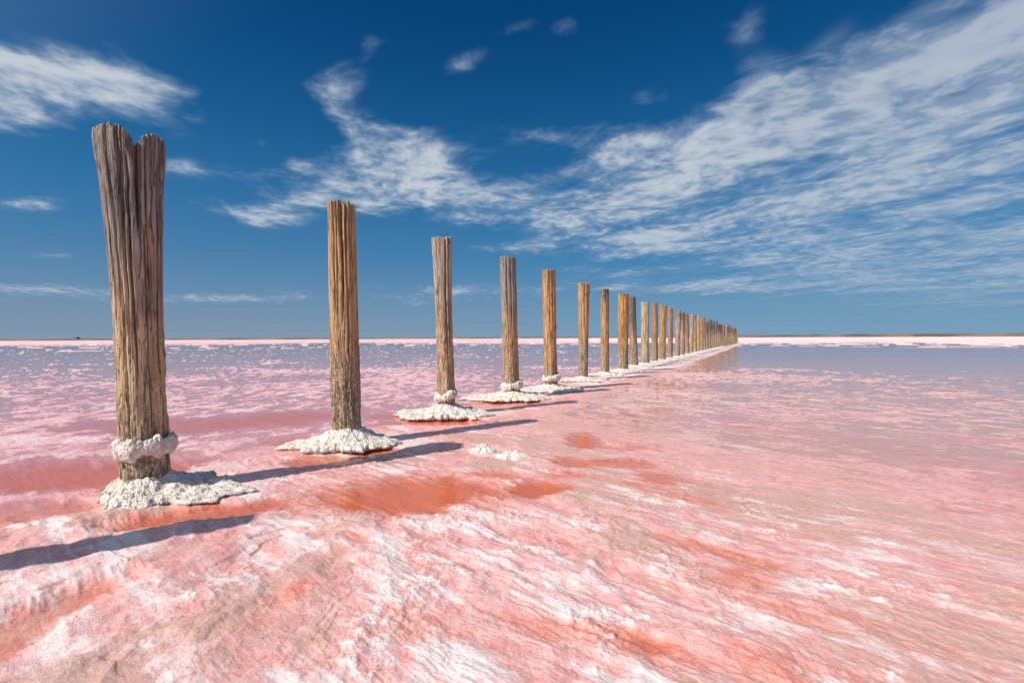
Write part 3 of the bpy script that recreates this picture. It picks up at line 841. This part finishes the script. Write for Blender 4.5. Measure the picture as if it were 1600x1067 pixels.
for n in range(1, len(POSTS)):
    x, y, H = POSTS[n]
    rr = random.Random(n * 7 + 1)
    if n in spec:
        s = spec[n]
    else:
        w = rr.uniform(.21, .33)
        far = n >= 20
        s = dict(w=(w, w * rr.uniform(.92, 1.02), w * rr.uniform(.88, 1.04)), grey=(rr.uniform(.8, 2.0), 0), foot=rr.uniform(.25, .6),
                 top=rr.choice([(.30, .26, .22), (.40, .34, .27), (.17, .14, .12), (.33, .24, .16)]), warm=rr.choice([(.44, .25, .09), (.46, .34, .21), (.32, .21, .13), (.40, .29, .19)]),
                 crk=[(rr.uniform(-150, -30), .008, .03, .5, 2.4)], notch=None, skirt=[(0, .6), (90, .36), (180, .38), (270, .4)], zs=(.08, .035), collar=None,
                 label=('one of the small far posts crowded together at the right end of the row' if far else
                        ORD[n] + ' post from the left, part of the crowded stretch of the row'))
        s['grey'] = (s['grey'][0], s['grey'][0] + .6)
    e = post(x, y, s['label'])
    wb, wm, wt_ = (v * .88 / 2 for v in s['w'])
    prof = [(-.1, wb), (0, wb), (H * .25, wb * .98), (H * .55, wm), (H * .85, (wm + wt_) / 2), (H, wt_)]
    nth, nz = ((260, 360) if n == 1 else (180, 260) if n < 4 else (110, 150) if n < 9 else (56, 70) if n < 20 else (32, 36))
    lean = {1: (-.03, 0), 2: (-.045, 0), 3: (-.05, 0), 4: (-.04, 0), 5: (.02, 0), 6: (0, 0), 7: (.02, 0)}.get(n, (rr.uniform(-.07, .07), rr.uniform(-.05, .05)))
    me = shaft_mesh(200 + n, H, prof, lean, nth, nz, cracks=s['crk'], notch=s['notch'], rag=.022 if n != 2 else .03, rough=.95 if n < 9 else .8, lobe=.07, knots=4 if n < 8 else 1)
    if n < 20:
        mt = mat_wood('post_wood', s['grey'][0], s['grey'][1], s['foot'], s['top'], s['warm'], FOOT, n + 1)
    else:
        if n < 30:
            far_mats = globals().setdefault('far_mats', [])
            far_mats.append(mat_wood('far_post_wood', s['grey'][0], s['grey'][1], s['foot'], s['top'], s['warm'], FOOT, n + 1))
        mt = far_mats[n % len(far_mats)]
    obj('shaft', me, mt, e)
    if s['collar']:
        zc, rc, vr = s['collar']
        obj('salt_collar', collar_mesh(30 + n, wb * 1.04, zc, rc * 1.15, 160, 36, tilt=(.02, 0), var=.6 + vr, shape=1.0), M_SALT, e)
    kq = (300, 44) if n < 4 else (140, 24) if n < 9 else (48, 10) if n < 20 else (28, 6)
    if n < 30:
        obj('salt_skirt', skirt_mesh(60 + n, wb, s['skirt'], s['zs'][0], s['zs'][1] * .62, kq[0], kq[1], lump=1.0), M_SALT, e)

# the post just outside the left edge whose shadow lies across the foreground
tipx, tipy = ground(372, 818)
Ln = 2.15 / math.tan(SUN_EL)
ex, ey = tipx - SHADOW.x * Ln, tipy - SHADOW.y * Ln
e = post(ex, ey, 'post just beyond the left edge that throws the long foreground shadow')
obj('shaft', shaft_mesh(301, 2.15, [(-.1, .12), (0, .12), (1.2, .108), (2.15, .112)], (0, 0), 120, 160, cracks=[(-90, .008, .04, .6, 2.3)], rag=.03),
    mat_wood('near_post_wood', 1.0, 1.7, .4, GREY, HONEY, FOOT, 60), e)
obj('salt_skirt', skirt_mesh(92, .15, [(0, .36), (90, .3), (180, .3), (270, .3)], .10, .04, 160, 24), M_SALT, e)


# ------------------------------------------------------------------ loose salt lumps
def lump(px, py, rx, ry, h, seed, label):
    cx, cy = ground(px, py)
    nph, nr_ = 90, 22
    ph = np.linspace(0, 2 * np.pi, nph, endpoint=False)
    c, s = np.cos(ph), np.sin(ph)
    out = 1 + 0.30 * fb2(c * 1.8 + seed, s * 1.8, 4, seed % 20, 0.6)
    rows = []
    for q in np.linspace(0.02, 1, nr_):
        xx, yy = c * rx * out * q, s * ry * out * q
        n = fb3(xx * 16, yy * 16, xx * 0 + seed, 4, seed % 33, 0.6)
        z = h * (1 - q ** 2.2) * (0.75 + 0.9 * n) + 0.012 * (1 - q)
        rows.append(np.stack([xx, yy, np.maximum(z, 0) + (-0.02 if q >= 0.999 else 0.004)], -1))
    o = obj('salt_lump', grid_mesh('salt_lump', np.stack(rows), nr_, nph, closed=True), M_SALT)
    o.location = (cx, cy, 0)
    o['label'] = label; o['category'] = 'salt lump'; o['group'] = 'loose salt lumps on the crust right of the posts'


lump(754, 705, .11, .10, .040, 3, 'white salt lump at the tip of the nearest post\'s shadow')
lump(798, 715, .13, .10, .042, 8, 'white salt lump just right of the one at the shadow tip')

# ------------------------------------------------------------------ bush on the far shore
def bush():
    rs = np.random.RandomState(4)
    a = math.atan((122 - 800) / F_PX)
    n = 260
    c = rs.normal(size=(n, 3)) * np.array([1.5, 1.2, 0.9]) + np.array([0, 0, 1.5])
    c[:, 2] = np.abs(c[:, 2])
    V = []; Fc = []
    for p in c:
        d1 = rs.normal(size=3); d1 /= np.linalg.norm(d1); d2 = np.cross(d1, rs.normal(size=3)); d2 /= np.linalg.norm(d2)
        i = len(V)
        p = p * .55
        V += [tuple(p + .3 * d1), tuple(p + .2 * d2), tuple(p - .3 * d1), tuple(p - .2 * d2)]
        Fc.append((i, i + 1, i + 2, i + 3))
    me = bpy.data.meshes.new('foliage'); me.from_pydata(V, [], Fc)
    tm = bpy.data.meshes.new('trunk')
    tv = [(.12 * math.cos(k * math.pi / 3), .12 * math.sin(k * math.pi / 3), zz) for zz in (-.3, .9) for k in range(6)]
    tm.from_pydata(tv, [], [(k, (k + 1) % 6, 6 + (k + 1) % 6, 6 + k) for k in range(6)])
    e = obj('bush', None)
    rr_ = 785.0
    e.location = (rr_ * math.sin(a), rr_ * math.cos(a), 2.3)
    e['label'] = 'tiny dark bush on the far shore left of the nearest post'; e['category'] = 'bush'
    mt = mat_simple('bush_leaf', (0.03, 0.035, 0.02), (0.06, 0.06, 0.03), 1.0)
    obj('foliage', me, mt, e); obj('trunk', tm, mt, e)


bush()
